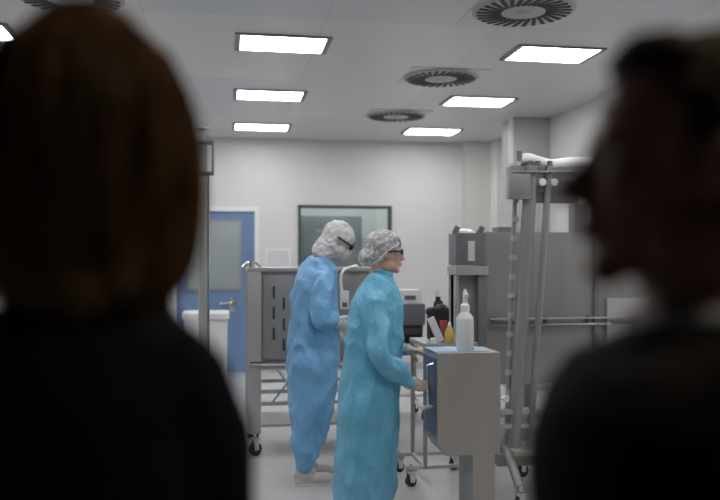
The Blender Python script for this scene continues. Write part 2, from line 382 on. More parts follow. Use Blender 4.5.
# ---- steel housing trolley behind the left worker
Y0 = 6.0; tx = X(247, Y0); TW = X(392, Y0) - tx; ztop = Z(300, 267.5, Y0); zb = Z(300, 361, Y0); TD = .62
T = thing('equipment_trolley', 'tall stainless steel slotted cabinet on an open wheeled frame behind the left worker', 'trolley', (tx, Y0, 0))
b = MB(); b.box((.10, .03, zb), (TW, TD, ztop - .03), .006); b.build('body', M['steel'], T)
MB().box((-.0, 0, ztop - .03), (TW + .01, TD + .01, ztop), .006).build('top_plate', M['steel_l'], T)
for x in (0.0, TW - .1):
    for y in (0, TD - .06):
        MB().box((x, y, .17), (x + .105, y + .06, ztop - .03), .006).build('corner_post', M['steel_l'], T)
for k in range(4):
    for j in range(2):
        z = ztop - .14 - k * .155 - j * .085
        if z - .1 > zb: MB().box((.19 + j * .075, .008, z - .09), (.208 + j * .075, .034, z), .002).build('slot', M['slot'], T, False)
MB().box((.12, .012, zb + .02), (.345, .028, ztop - .06), .004).build('side_panel', M['steel'], T)
MB().box((.355, .018, zb + .02), (TW - .12, .032, ztop - .06), .004).build('door', M['steel'], T)
h = MB(); h.tube([(TW - .2, .03, 1.0), (TW - .2, -.03, 1.01), (TW - .2, -.03, 1.19), (TW - .2, .03, 1.2)], .008); h.build('handle', M['chrome'], T)
MB().box((.02, -.03, zb - .02), (TW, 0.0, zb + .006), .004).build('front_rail', M['chrome'], T)
fr = MB(); zs = [Z(280, y, Y0) for y in (368, 392, 404, 427)]
for z in (zs[0], zs[1], zs[2]):
    frame_bars(fr, [((.1, .03, z), (TW - .1, .03, z)), ((.1, TD - .03, z), (TW - .1, TD - .03, z)), ((.05, .06, z), (.05, TD - .06, z)), ((TW - .05, .06, z), (TW - .05, TD - .06, z))], .028)
fr.build('lower_frame', M['steel_l'], T)
br = MB(); frame_bars(br, [((.18, .03, zs[2]), (.40, .03, zs[0])), ((.40, .03, zs[2]), (.22, .03, zs[0]))], .016); br.build('cross_brace', M['steel_l'], T)
MB().box((.06, .05, zs[3] - .01), (TW - .06, TD - .05, zs[3] + .012), .004).build('lower_shelf', M['steel_l'], T)
for x in (.06, TW - .06):
    for y in (.04, TD - .04): caster(T, (x, y, 0), .05, .5)
c_ = MB(); c_.tube([(-.03, .02, ztop), (.0, .02, ztop + .035), (.07, .03, ztop + .03), (.1, .03, ztop)], .012); c_.cyl((.03, .03, ztop - .005), (.03, .03, ztop + .05), .02)
c_.build('latch', M['chrome'], T)
# ---- pendant control hanging from the trolley top on a white cable
px_, pz = X(344.5, 5.86), Z(344.5, 309, 5.86)
P = thing('pendant_control', 'white pendant control on a looping white cable before the steel trolley', 'controller', (px_, 5.86, pz))
MB().box((-.032, -.014, 0), (.032, .014, .135), .008).build('housing', M['white'], P)
MB().box((-.018, -.018, .015), (.018, -.012, .05), .003).build('button_pad', M['grey'], P)
pts = [(-.02, 0, .135), (-.028, 0, .20), (-.02, .0, .26), (.01, .02, .295), (.06, .06, .31), (.10, .14, ztop - pz + .012), (.13, .25, ztop - pz + .012)]
def smooth_pts(P_, n=6):
    P_ = [Vector(p) for p in P_]; out = []
    for i in range(len(P_) - 1):
        a, b2, c2, d2 = P_[max(i - 1, 0)], P_[i], P_[i + 1], P_[min(i + 2, len(P_) - 1)]
        for k in range(n):
            t = k / n; out.append(.5 * ((2 * b2) + (c2 - a) * t + (2 * a - 5 * b2 + 4 * c2 - d2) * t * t + (3 * b2 - a - 3 * c2 + d2) * t ** 3))
    return out + [P_[-1]]
MB().tube(smooth_pts(pts), .011).build('cable', M['white'], P)

# ---- white bin by the door
bx0, bx1, by_ = X(181, 7.7), X(229.5, 7.7), 7.7; bz = Z(215, 313, by_)
B = thing('waste_bin', 'large white plastic bin with a wide rim in front of the blue door', 'bin', ((bx0 + bx1) / 2, by_ + .25, 0))
hw = (bx1 - bx0) / 2
MB().loft([(0, 0, .0, hw * .82, .2), (0, 0, .02, hw * .84, .21), (0, 0, bz - .06, hw * .93, .235), (0, 0, bz - .05, hw * .93, .235)], 40, 5).build('body', M['white'], B)
MB().loft([(0, 0, bz - .065, hw * .98, .25), (0, 0, bz - .06, hw, .255), (0, 0, bz - .012, hw, .255), (0, 0, bz, hw * .97, .245)], 40, 6).build('rim', M['white'], B)
# ---- clear column stand on the left
yy = 5.6; x0 = X(203.5, yy)
S = thing('column_stand', 'slim steel column with a boxed clear cylinder on top beside the long-haired visitor', 'stand', (x0, yy, 0))
zb0, zb1 = Z(203, 173, yy), Z(203, 142, yy); zt = Z(203, 128, yy)
MB().cyl((0, 0, .07), (0, 0, zb0), .034, seg=24).build('pole', M['beige'], S)
MB().cyl((.032, -.012, .2), (.032, -.012, zb0), .010).build('side_rod', M['chrome'], S)
k = MB(); k.box((-.085, -.05, zb0 - .012), (.07, .05, zb0 + .006), .004); k.box((-.085, -.05, zb1 - .012), (.07, .05, zb1 + .006), .004)
for x in (-.08, .06): k.box((x - .005, -.05, zb0), (x + .010, -.03, zb1), .002); k.box((x - .005, .03, zb0), (x + .010, .05, zb1), .002)
k.build('bracket', M['steel_d'], S)
MB().cyl((-.012, 0, zb0), (-.012, 0, zb1), .036, seg=24).build('clear_cylinder', M['tube_glass'], S)
MB().cyl((-.012, 0, zb0 + .01), (-.012, 0, zb1 - .01), .016, seg=16).build('piston', M['white'], S)
k = MB(); k.cyl((-.01, 0, zb1), (-.01, 0, zt), .022); k.cyl((-.01, 0, zt - .01), (-.01, 0, zt + .008), .05); k.build('cap', M['steel_l'], S)
k = MB(); k.box((-.2, -.03, .04), (.2, .03, .075), .005); k.box((-.03, -.2, .04), (.03, .2, .075), .005); k.build('base', M['steel'], S)
for x, y in ((.17, 0), (-.17, 0), (0, .17), (0, -.17)): MB().cyl((x, y, 0), (x, y, .04), .03).build('foot', M['black'], S)

# ---- instrument trolley behind the second worker
iy = 7.1; ix0, ix1 = X(386, iy), X(428, iy); izt = Z(410, 350, iy)
IT = thing('instrument_trolley', 'low wheeled steel trolley behind the right worker carrying the grey instrument', 'trolley', (ix0, iy, 0))
iw = ix1 - ix0
MB().box((0, 0, izt - .03), (iw, .45, izt), .004).build('top', M['steel_l'], IT)
MB().box((0.01, 0.01, .22), (iw - .01, .44, .245), .004).build('shelf', M['white'], IT)
for x in (.02, iw - .02):
    for y in (.02, .43):
        MB().cyl((x, y, .13), (x, y, izt - .03), .014).build('leg', M['steel_l'], IT); caster(IT, (x, y, 0), .045, .7)
mx0, mx1 = X(397, iy + .03), X(425.5, iy + .03)
I = thing('instrument', 'grey and black benchtop instrument on the low trolley behind the right worker', 'instrument', ((mx0 + mx1) / 2, iy + .18, izt))
hw = (mx1 - mx0) / 2; zz = lambda py: Z(410, py, iy + .03) - izt
MB().loft([(0, 0, 0, hw * .7, .12), (0, 0, zz(344), hw * .8, .13)], 32, 3).build('base', M['white'], I)
MB().loft([(0, 0, zz(345), hw * .65, .11), (0, 0, zz(338), hw * .92, .14), (0, 0, zz(325), hw * .96, .15)], 32, 5).build('chamber', M['black'], I)
MB().box((-hw, -.15, zz(325)), (hw, .15, zz(304)), .01).build('head', M['grey'], I)
for k in range(3): MB().box((-hw * .6, -.157, zz(334) + k * .02), (hw * .6, -.146, zz(334) + k * .02 + .006), .001).build('vent_slat', M['steel_d'], I)
D = thing('display_unit', 'small white box with a dark display on top of the grey instrument', 'display', (-.0 + (mx0 + mx1) / 2, iy + .18, izt + zz(304)))
MB().box((-hw * .8, -.09, 0), (hw * .8, .09, zz(290) - zz(304)), .008).build('case', M['white'], D)
MB().box((-hw * .38, -.095, .035), (hw * .42, -.088, .075), .002).build('screen', M['grey'], D)

# ---- open steel bench behind the control cabinet
ny = 5.02; nx0, nx1 = X(424, ny), X(478, ny); nz = .925
N = thing('wheeled_bench', 'narrow steel bench on wheels behind the beige control cabinet, crowded with bottles', 'bench', (nx0, ny, 0))
nw = nx1 - nx0
MB().box((0, 0, nz - .03), (nw, .42, nz), .004).build('top', M['steel_l'], N)
for x in (.016, nw - .03):
    for y in (.03, .39): MB().cyl((x, y, .12), (x, y, nz - .03), .014).build('leg', M['steel'], N)
fr = MB(); frame_bars(fr, [((-.10, .03, .12), (nw, .03, .12)), ((-.10, .39, .12), (nw, .39, .12)), ((.016, .03, .12), (.016, .39, .12)), ((nw - .03, .03, .12), (nw - .03, .39, .12))], .025); fr.build('base_frame', M['steel_l'], N)
for x in (-.08, nw - .05):
    for y in (.03, .39): caster(N, (x, y, 0), .035, .4)
# items on the bench
def bottle(name, label, loc, prof, m, cap=None, capm=None, lab=None, group=None):
    t = thing(name, label, 'bottle', loc, 0, group)
    MB().lathe(prof).build('body', m, t)
    if cap: MB().lathe(cap).build('cap', capm, t)
    if lab: MB().lathe(lab).build('paper_label', M['paper'], t)
    return t
def onb(px, yo): return (X(px, ny + yo), ny + yo, nz)
bottle('bottle', 'tall black bottle with a white band standing behind the black case on the bench', onb(438, .36),
       [(.035, 0), (.038, .01), (.038, .2), (.024, .24), (.018, .25), (.018, .285)], M['black'], [(.021, .285), (.021, .33), (.018, .335)], M['white'], [(.0385, .17), (.0385, .195)])
k = thing('carrying_case', 'lumpy black case on the bench left of the machine', 'case', onb(438.5, .22))
b = MB(); b.box((-.07, -.05, 0), (.065, .06, .22), .02); b.ell((-.06, 0, .19), (.03, .04, .03)); b.ell((.02, 0, .21), (.045, .05, .035)); b.blob('body', M['black'], k, .005, 3)
MB().tube(smooth_pts([(-.03, 0, .21), (-.02, 0, .26), (.02, 0, .26), (.03, 0, .22)]), .006).build('handle', M['black'], k)
b = MB(); b.box((-.024, -.012, -.085), (.024, .012, .085), .004, Matrix.Rotation(-.42, 3, 'Y')); o = b.build('white_packet', M['paper'])
tag(recentre(o), 'slanting white packet leaning on the black case', 'packet'); q = onb(435.5, .02); o.location = (q[0], q[1], nz)
bottle('bottle', 'small brown bottle with a red cap on the bench', onb(443.5, .09), [(.022, 0), (.024, .006), (.024, .08), (.018, .098), (.018, .11)], M['tan'], [(.024, .105), (.024, .14)], M['red'])
bottle('bottle', 'yellow squeeze bottle next to the white spray bottle', onb(449.5, .03), [(.03, 0), (.033, .006), (.031, .07), (.016, .10), (.013, .11)], M['yellow'], [(.012, .11), (.006, .135)], M['white'])
k = MB().loft([(0, 0, 0, .022, .022), (0, 0, .03, .024, .024), (0, 0, .032, .020, .020)], 24).build('specimen_dish', M['white']); k.location = onb(434, .03)
tag(k, 'small white dish at the front left corner of the bench', 'dish')

# ---- beige control cabinet in the foreground of the bench
cy = 4.15; cx0, cx1 = X(438, cy), X(500.5, cy); czt = Z(470, 353, cy); czb = Z(470, 455, cy); cdp = .30
K = thing('control_cabinet', 'beige steel control cabinet on a pedestal with a blue side panel, spray bottle on top', 'cabinet', (cx0, cy, 0))
cw = cx1 - cx0
MB().prism([(0, czt), (cw, czt), (cw, czb), (.045, czb), (0, czb + .07)], 0, cdp).build('body', M['beige'], K, False)
MB().box((-.012, .03, czb + .10), (.002, cdp - .03, czt - .03), .003).build('side_panel', M['blue'], K)
MB().box((-.005, .04, czt), (.30, cdp - .02, czt + .006), .002).build('top_mat', M['lightblue'], K)
h = MB(); h.tube([(-.005, .06, czt - .06), (-.04, .06, czt - .07), (-.04, .06, czt - .28), (-.005, .06, czt - .29)], .009); h.build('grab_handle', M['chrome'], K)
h = MB(); h.cyl((-.01, .09, .66), (-.055, .09, .66), .009); h.ell((-.062, .09, .66), (.016, .016, .016)); h.build('knob', M['white'], K)
plx0, plx1 = X(473, cy) - cx0, X(495, cy) - cx0
MB().box((plx0, .0, .02), (plx1, .27, czb + .002), .006).build('pedestal', M['beige'], K)
MB().box((plx0 - .06, -.08, 0), (plx1 + .06, .36, .02), .006).build('foot_plate', M['steel'], K)
h = MB(); h.tube([(cw, .1, czb + .1), (cw + .02, .1, czb + .1)], .02); h.build('cable_gland', M['black'], K)
# white spray bottle
sp = bottle('spray_bottle', 'tall white plastic squirt bottle with a long pale nozzle on the beige cabinet', (X(465, cy + .1), cy + .1, czt + .006),
       [(.044, 0), (.048, .006), (.048, .165), (.045, .180), (.026, .205), (.022, .215)], M['translucent'])
MB().lathe([(.025, .21), (.025, .245), (.020, .25), (.014, .255), (.012, .285), (.014, .29), (.014, .31), (.004, .335)]).build('nozzle', M['translucent'], sp)
MB().box((-.01, -.028, .29), (.012, .005, .31), .004).build('trigger', M['translucent'], sp)
MB().lathe([(.0485, .10), (.0485, .104)]).build('fill_line', M['white'], sp)

# ---- big steel machine
my = 5.6; ax0, ax1, ax2 = X(456, my), X(486, my), 3.45; mzt = Z(540, 232, my); mzb = Z(540, 384, my)
G = thing('process_machine', 'large grey steel process machine on legs filling the right side of the clean room', 'machine', (ax0, my, 0))
pw = ax1 - ax0; bw = ax2 - ax0
gz = lambda px, py: Z(px, py, my)
MB().box((pw, .02, mzb), (bw, .92, mzt), .006).build('main_housing', M['steel'], G)
MB().box((0, 0, gz(470, 265)), (pw - .004, .2, gz(470, 233)), .006).build('control_box', M['steel_d'], G)
MB().box((.09, -.006, gz(470, 261)), (.14, .002, gz(470, 241)), .001).build('control_label', M['paper'], G)
MB().box((-.012, -.03, gz(470, 275)), (pw + .01, .2, gz(470, 266)), .005).build('ledge', M['steel_l'], G)
MB().box((.0, .06, .09), (pw, .2, gz(470, 275)), .003).build('back_panel', M['steel'], G)
MB().box((0, 0, .09), (.022, .14, gz(470, 275)), .003).build('side_rail', M['steel_l'], G)
MB().box((pw - .06, -.01, .09), (pw, .14, gz(470, 275)), .003).build('upright', M['steel_d'], G)
k = MB(); k.ell((.10, .1, gz(470, 233)), (.075, .075, .035)); k.build('dome', M['translucent'], G)
for x in (.01, pw - .03):
    MB().box((x - .02, .02, gz(470, 234)), (x + .02, .05, gz(470, 226)), .004, Matrix.Rotation(.5, 3, 'Y')).build('lid_hook', M['steel_d'], G)
MB().box((pw + .13, .1, mzt - .005), (pw + .25, .25, mzt + .04), .004).build('vent_box', M['steel_d'], G)
for y0_, nm in ((318, 'rail'), (324, 'rail')):
    MB().box((pw + .03, -.035, gz(540, y0_) - .008), (bw - .02, .0, gz(540, y0_) + .006), .004).build(nm, M['chrome'] if y0_ == 324 else M['steel_l'], G)
for x in (pw + .05, pw + .45, pw + .78, bw - .15):
    MB().box((x, -.03, gz(540, 326)), (x + .02, .022, gz(540, 316)), .003).build('rail_bracket', M['steel_d'], G)
xs = X(594, my) - ax0
MB().box((xs, -.012, mzb), (xs + .035, .03, mzt), .004).build('door_seam', M['steel_d'], G)
MB().box((xs + .10, -.01, gz(620, 345)), (xs + .5, .025, gz(620, 298)), .004).build('access_hatch', M['steel_l'], G)
h = MB(); h.tube([(xs + .13, -.01, gz(620, 322)), (xs + .13, -.04, gz(620, 322)), (xs + .42, -.04, gz(620, 322)), (xs + .42, -.01, gz(620, 322))], .012); h.build('hatch_handle', M['steel_d'], G)
for x in (pw + .02, pw + .62, pw + 1.1, bw - .06):
    for y in (.08, .85): MB().box((x, y, .09), (x + .06, y + .06, mzb), .003).build('leg', M['steel_l'], G); MB().cyl((x + .03, y + .03, 0), (x + .03, y + .03, .1), .03, .022).build('levelling_foot', M['steel_d'], G)
MB().box((pw, .06, .30), (bw, .10, .35), .004).build('lower_beam', M['steel'], G)
MB().box((pw, .06, .10), (bw, .92, .13), .004).build('bottom_shelf', M['steel'], G)
MB().box((0, .0, .05), (pw, .2, .09), .004).build('plinth', M['steel'], G)
for x in (.03, pw - .03): MB().cyl((x, .1, 0), (x, .1, .06), .025).build('levelling_foot', M['steel_d'], G)
MB().box((X(575, my + .3) - ax0, .3, mzt), (X(588, my + .3) - ax0, .42, Z(580, 203, my + .3)), .004).build('exhaust_duct', M['steel_d'], G)

# ---- leaning lift with two poles
ly = 4.75
lx = X(520, ly)
Lf = thing('lifting_mast', 'leaning twin-pole steel lift with a clamp head in front of the process machine', 'lift', (lx, ly, 0))
def lp(px, py, dy=0.0):
    q = at(px, py, ly + dy); return (q.x - lx, dy, q.z)
MB().cyl(lp(513.5, 448), lp(531.5, 166), .043, seg=28).build('thick_pole', M['steel'], Lf)
MB().cyl(lp(529.5, 446, -.02), lp(549.5, 166, -.02), .021, seg=20).build('thin_pole', M['steel'], Lf)
MB().cyl(lp(506, 446, .02), lp(515.5, 180, .02), .014, seg=16).build('rack_rod', M['steel'], Lf)
for k in range(13):
    t = k / 12; a = Vector(lp(507, 430, .02)); c = Vector(lp(515.5, 200, .02)); q = a.lerp(c, t)
    MB().cyl(q - Vector((0, 0, .016)), q + Vector((0, 0, .016)), .025 if k % 2 else .020, seg=16).build('collar', M['steel_l'], Lf)
hd = MB(); a = lp(510, 193, .03); c = lp(590, 168, .03)
hd.box((a[0], -.01, a[2]), (c[0], .10, c[2]), .006); hd.build('clamp_head', M['steel_d'], Lf)
a = lp(508, 199, -.04); c = lp(530, 174, -.04); MB().box((a[0], -.055, a[2]), (c[0], .0, c[2]), .006).build('clamp_plate', M['steel'], Lf)
a = lp(535, 202, -.04); c = lp(582, 186, -.04); MB().box((a[0], .0, a[2]), (c[0], .05, c[2]), .006).build('lower_clamp', M['steel_d'], Lf)
MB().cyl(lp(512, 172, -.05), lp(590, 172, -.05), .009).build('cross_rod', M['steel_d'], Lf)
MB().cyl(lp(520, 167.5, .03), lp(592, 166.5, .03), .016).build('cross_rod', M['steel'], Lf)
for px in (543, 555): 
    q = Vector(lp(px, 182, -.06)); MB().cyl(q, q + Vector((0, .05, 0)), .022, seg=20).build('clamp_bolt', M['white'], Lf)
MB().tube(smooth_pts([lp(519, 160, .02), lp(528, 159, .02), lp(538, 162, .02), lp(552, 165, .02), lp(570, 163, .03), lp(592, 163, .05)]), .036).build('white_hose', M['white'], Lf)
q = Vector(lp(519.5, 156)); MB().cyl(q - Vector((0, 0, .03)), q + Vector((0, 0, .03)), .018).build('hose_clip', M['steel_d'], Lf)
for px in (530, 538, 550):
    q = Vector(lp(px, 164, -.02)); MB().cyl(q - Vector((0, 0, .03)), q + Vector((0, 0, .018)), .016).build('pole_cap', M['steel_d'], Lf)
for py in (411, 425):
    a = lp(499, py + 3, .0); c = lp(548, py - 3, .0); MB().box((a[0], -.03, a[2]), (c[0], .05, c[2]), .005).build('cross_bar', M['steel_l'], Lf)
a = lp(508, 452); c = lp(536, 446); MB().box((a[0], -.12, a[2]), (c[0], .16, c[2]), .005).build('carriage', M['beige'], Lf)
a = lp(497, 466); c = lp(545, 452); MB().box((a[0], -.02, a[2]), (c[0], .12, c[2]), .005).build('base_beam', M['steel'], Lf)
fx = [(lp(500, 0)[0], -.35), (lp(545, 0)[0], -.3)]
for x, y in fx:
    k = MB(); k.cyl((x, y, .14), (x * .6, .05, .30), .028); k.cyl((x * .6, .05, .30), (x, .40, .14), .028); k.build('outrigger', M['steel'], Lf)
    caster(Lf, (x, y, 0), .045, .3); caster(Lf, (x, .40, 0), .045, .3)
q = Vector(lp(504, 398, -.03)); k = MB(); k.cyl(q, q + Vector((0, -.05, 0)), .018); k.cyl(q - Vector((.03, .03, .0)), q + Vector((.02, -.03, .015)), .009); k.build('clamp_lever', M['white'], Lf)

# ------------------------------------------------------------------ people
def RAD(r): return [r[i // 4] + (r[min(i // 4 + 1, 4)] - r[i // 4]) * (i % 4) / 4 for i in range(17)]
def hand_shape(b, wrist, d, palm_n, side, curl=.6, inf=0.0, spread=1.0):
    """hand at wrist; d = direction of the hand, palm_n = normal out of the palm, side = +1/-1 for the thumb's side"""
    d = Vector(d).normalized(); n = Vector(palm_n).normalized(); n = (n - d * n.dot(d)).normalized(); s = d.cross(n).normalized() * side
    w_ = Vector(wrist); r = Matrix((d, s, n)).transposed()
    b.ell(w_ + d * .045, (.052 + inf, .041 + inf, .016 + inf), r); b.tube([w_ - d * .02, w_ + d * .02], [.026 + inf, .027 + inf], round_ends=True)
    for k, (o_, L, rr) in enumerate(((.028, .074, .0085), (.010, .082, .009), (-.009, .076, .0085), (-.027, .060, .0075))):
        p = w_ + d * .082 + s * o_; dd = (d + s * o_ * 3 * spread).normalized(); pts = [w_ + d * .05 + s * o_ * .8, p]; rad = [rr + inf + .001, rr + inf + .001]
        ang = 0
        for seg_, f_ in enumerate((.45, .32, .23)):
            ang += curl * (.75 + .12 * k) * (.8 if seg_ == 0 else 1)
            p = p + (dd * math.cos(ang) + n * math.sin(ang)) * L * f_; pts.append(p.copy()); rad.append(rr + inf - .0008 * (seg_ + 1))
        b.tube(pts, rad, 10, True)
    p = w_ + d * .02 + s * .025; q = p + (d * .5 + s * .7 + n * .3).normalized() * .035; t = q + (d * .8 + s * .25 + n * .5).normalized() * .032; u = t + (d * .8 + n * .6).normalized() * .024
    b.tube([p, q, t, u], [.014 + inf, .0115 + inf, .0098 + inf, .0085 + inf], 10, True)
def xf(b, mtx, start=0):
    for v in list(b.bm.verts)[start:]: v.co = mtx @ v.co
def head_shape(b, mtx, woman=True, neck=None):
    """forward +X, chin at z=0, crown at .23"""
    n0 = len(b.bm.verts); k = .95 if woman else 1.0
    b.ell((-.012, 0, .143), (.096, .074, .088)); b.ell((.03, 0, .10), (.055, .058, .082)); b.ell((.030, 0, .050), (.050, .050, .040))
    b.ell((.066, 0, .020), (.020, .024, .018)); b.ell((.076, 0, .137), (.014, .046, .012))
    for s in (-1, 1):
        b.ell((.058, s * .036, .095), (.024, .020, .022)); b.ell((-.002, s * .074, .108), (.018, .008, .031), Matrix.Rotation(s * .3, 3, 'Z'))
        b.ell((-.006, s * .076, .125), (.013, .010, .014)); b.ell((.096, s * .010, .083), (.010, .008, .007)); b.ell((.01, s * .055, .045), (.035, .014, .03))
    b.tube([(.080, 0, .130), (.093, 0, .108), (.106, 0, .089)], [.008, .009, .011 if woman else .013], 12, True)
    b.ell((.083, 0, .062), (.012, .022, .010)); b.ell((.087, 0, .059), (.009, .022, .006)); b.ell((.084, 0, .048), (.010, .019, .006))
    for v in list(b.bm.verts)[n0:]: v.co = mtx @ (v.co * k)
def eyes(parent, mtx, k=.95):
    for s in (-1, 1):
        o = MB().ell(mtx @ (Vector((.070, s * .032, .117)) * k), (.0125, .0125, .0125)).build('eye', M['eye'], parent)
        MB().ell(mtx @ (Vector((.079, s * .033, .117)) * k), (.0055, .0055, .0055)).build('iris', M['iris'], o)
    MB().ell(mtx @ (Vector((.094, 0, .060)) * k), (.004, .017, .0035)).ell(mtx @ (Vector((.0925, 0, .050)) * k), (.0045, .015, .004)).build('lips', M['lips'], parent)
def shoe(parent, loc, rz, m, L=.28, wd=.05):
    b = MB(); b.box((-.07, -wd * .85, 0), (L - .08, wd * .85, .022), .012); b.ell((.0, 0, .05), (.075, wd * .9, .055)); b.ell((.10, 0, .035), (.10, wd, .04)); b.ell((.02, 0, .08), (.05, wd * .75, .045)); b.box((-.065, -wd * .8, .0), (.0, wd * .8, .04), .01)
    for v in b.bm.verts: v.co.z = max(v.co.z, 0)
    o = b.blob('shoe', m, parent, .005, 4); o.location = loc; o.rotation_euler.z = rz
    MB().box((-.072, -wd * .92, .0), (L - .075, wd * .92, .012), .006).build('sole', M['paper'], o)
    return o

# ---- worker in cyan gown (right of the pair), facing right. local +X = forward, -Y = camera side
wy = 4.43; wx = X(368, wy)
W = thing('person', 'person in a cyan gown, hair net and glasses working at the beige cabinet', 'person', (wx, wy, 0), -TH + .10)
s_ = 4.5 / 800
lw = lambda px: (px - 368) * s_
lz = lambda py: CAMZ + (HOR - py) * s_
hm = Matrix.Translation((lw(385.5), 0, lz(273.5))) @ Matrix.Rotation(.02, 4, 'Y')
wr_r, wr_l = Vector((lw(406), -.17, lz(380))), Vector((lw(410), .10, lz(352)))
sh_r, sh_l = Vector((.035, -.165, lz(303))), Vector((.03, .165, lz(303)))
el_r, el_l = Vector((.045, -.235, lz(352))), Vector((.08, .21, lz(352)))
b = MB(); head_shape(b, hm)
b.tube([(.075, 0, lz(262)), (.04, 0, lz(285)), (.02, 0, lz(300))], [.050, .048, .07], 16, True)
b.loft([(.0, 0, .82, .10, .15), (.0, 0, .95, .10, .15), (.01, 0, 1.05, .09, .13), (.01, 0, 1.15, .09, .11), (.01, 0, lz(305), .07, .10), (.02, 0, lz(290), .05, .06)])
hd_r = (.9, .25, -.15); hd_l = (.95, .05, -.2)
for s, sh, el, wr_, hd_, pn in ((-1, sh_r, el_r, wr_r, hd_r, (.1, .7, -.7)), (1, sh_l, el_l, wr_l, hd_l, (0, -.2, -1))):
    b.tube([sh + Vector((-.01, -s * .035, -.03)), el, wr_], [.030, .030, .024], 14, True); b.tube([(0, s * .08, .9), (.01, s * .085, .5), (-.01, s * .09, .08)], [.075, .052, .036], 14, True)
    b.ell((.04, s * .09, .04), (.11, .04, .035)); hand_shape(b, wr_, hd_, pn, 1, .45)
b.blob('body', M['skin'], W, .0055, 4)
eyes(W, hm)
# gown
b = MB()
rows = [(372, 389, 271, .05), (361, 396, 283, .10), (355, 399, 292, .14), (351, 402, 305, .16), (347, 403, 325, .165), (344, 402, 350, .17), (341, 400, 375, .185), (338, 398, 400, .22), (336, 397, 430, .235), (334.5, 396, 460, .25), (334, 395, 490, .26), (333.5, 394, 508, .262)]
b.loft([((lw(a) + lw(c)) / 2, 0, lz(y), (lw(c) - lw(a)) / 2, ry) for a, c, y, ry in rows][::-1], 40, 2.3)
for s, sh, el, wr_ in ((-1, sh_r, el_r, wr_r), (1, sh_l, el_l, wr_l)):
    b.tube(smooth_pts([sh + Vector((0, -s * .03, .005)), sh.lerp(el, .5), el, el.lerp(wr_, .5), wr_.lerp(el, .08)], 4), RAD([.068, .064, .064, .060, .034]), 18, True); b.ell(el, (.066, .064, .066))
b.blob('gown', M['gown_cyan'], W, .009, 3, wr=.022, wscale=7, wz=.45)
b = MB(); b.tube([(lw(382), 0, lz(270)), (lw(381), 0, lz(284))], [.062, .064], 24); b.blob('collar', M['gown_cyan'], W, .006, 3, wr=.006, wscale=18)
for s, wr_, el in ((-1, wr_r, el_r), (1, wr_l, el_l)):
    dd = (wr_ - el).normalized(); MB().tube([wr_ - dd * .035, wr_ + dd * .012], [.038, .031], 18).blob('cuff', M['gown_cyan'], W, .006, 3, wr=.006, wscale=30)
for wr_, hd_, pn in ((wr_r, hd_r, (.1, .7, -.7)), (wr_l, hd_l, (0, -.2, -1))):
    b = MB(); hand_shape(b, wr_, hd_, pn, 1, .45, .002); b.blob('glove', M['glove_b'], W, .0042, 3)
shoe(W, (.03, -.09, 0), 0, M['shoe']); shoe(W, (.0, .09, 0), 0, M['shoe'])
# hair under the net, net with the bun at the nape
b = MB(); b.ell((-.018, 0, .150), (.094, .079, .088)); b.ell((-.085, 0, .085), (.05, .05, .045)); b.ell((.0, 0, .165), (.088, .074, .07)); xf(b, hm); b.blob('hair', M['hair_g'], W, .006, 4, wr=.004, wscale=30)
b = MB(); b.ell((-.018, 0, .158), (.106, .086, .093), Matrix.Rotation(.12, 3, 'Y')); b.ell((-.100, 0, .088), (.056, .058, .052)); b.ell((-.06, 0, .10), (.07, .078, .07)); xf(b, hm)
b.blob('hair_net', M['net'], W, .006, 4, wr=.005, wscale=22, wz=1)
b = MB(); b.tube([hm @ Vector(p) for p in smooth_pts([(.078, 0, .185), (.060, -.058, .165), (.0, -.087, .125), (-.05, -.085, .075), (-.09, -.05, .045), (-.10, 0, .04), (-.09, .05, .045), (-.05, .085, .075), (0, .087, .125), (.06, .058, .165), (.078, 0, .185)])], .003)
b.build('elastic_band', M['hood'], W)
gl = MB()
for s in (-1, 1):
    gl.box(Vector((-.003, -.026, -.017)), Vector((.003, .026, .017)), .003, (hm.to_3x3() @ Matrix.Rotation(s * .22, 3, 'Z'))); 
    c = hm @ Vector((.091, s * .033, .121))
    for v in list(gl.bm.verts)[-24 if False else 0:]: pass
    gl.bm.verts.ensure_lookup_table()
    m_ = [v for v in gl.bm.verts if not v.tag]
    for v in m_: v.co += c; v.tag = True
gl_o = gl.build('glasses', M['black'], W); gl_o['label'] = 'dark rimmed glasses'
tm = MB()
for s in (-1, 1): tm.tube([hm @ Vector((.088, s * .058, .126)), hm @ Vector((.04, s * .075, .125)), hm @ Vector((-.004, s * .086, .123))], .0045)
tm.build('temple', M['black'], gl_o)

# ---- worker in blue coverall (left of the pair), facing right and a little away
uy = 5.30; ux = X(316, uy)
U = thing('person', 'person in a blue coverall, white hood and mask, head bent over the steel trolley', 'person', (ux, uy, 0), -TH + .22)
s2 = 5.33 / 800; ca = math.cos(.22)
lu = lambda px: (px - 316) * s2 / ca
lq = lambda py: CAMZ + (HOR - py) * s2
hm2 = Matrix.Translation((lu(330), 0, lq(256))) @ Matrix.Rotation(.50, 4, 'Y') @ Matrix.Translation((0.0, 0, .0))
sh_r, sh_l = Vector((.015, -.185, lq(277))), Vector((.03, .185, lq(277)))
el_r, el_l = Vector((-.01, -.24, lq(316))), Vector((.10, .24, lq(318)))
wr_r, wr_l = Vector((lu(331), -.15, lq(318))), Vector((lu(341), .10, lq(328)))
b = MB(); head_shape(b, hm2, False)
b.tube([hm2 @ Vector((-.03, 0, .06)), (.03, 0, lq(263)), (.0, 0, lq(275))], [.056, .058, .08], 16, True)
b.loft([(-.02, 0, .85, .11, .16), (-.02, 0, 1.05, .10, .15), (-.01, 0, 1.25, .09, .12), (0, 0, lq(282), .08, .12), (.01, 0, lq(266), .05, .06)])
hr = (.75, .1, -.6); hl = (.85, -.1, -.4)
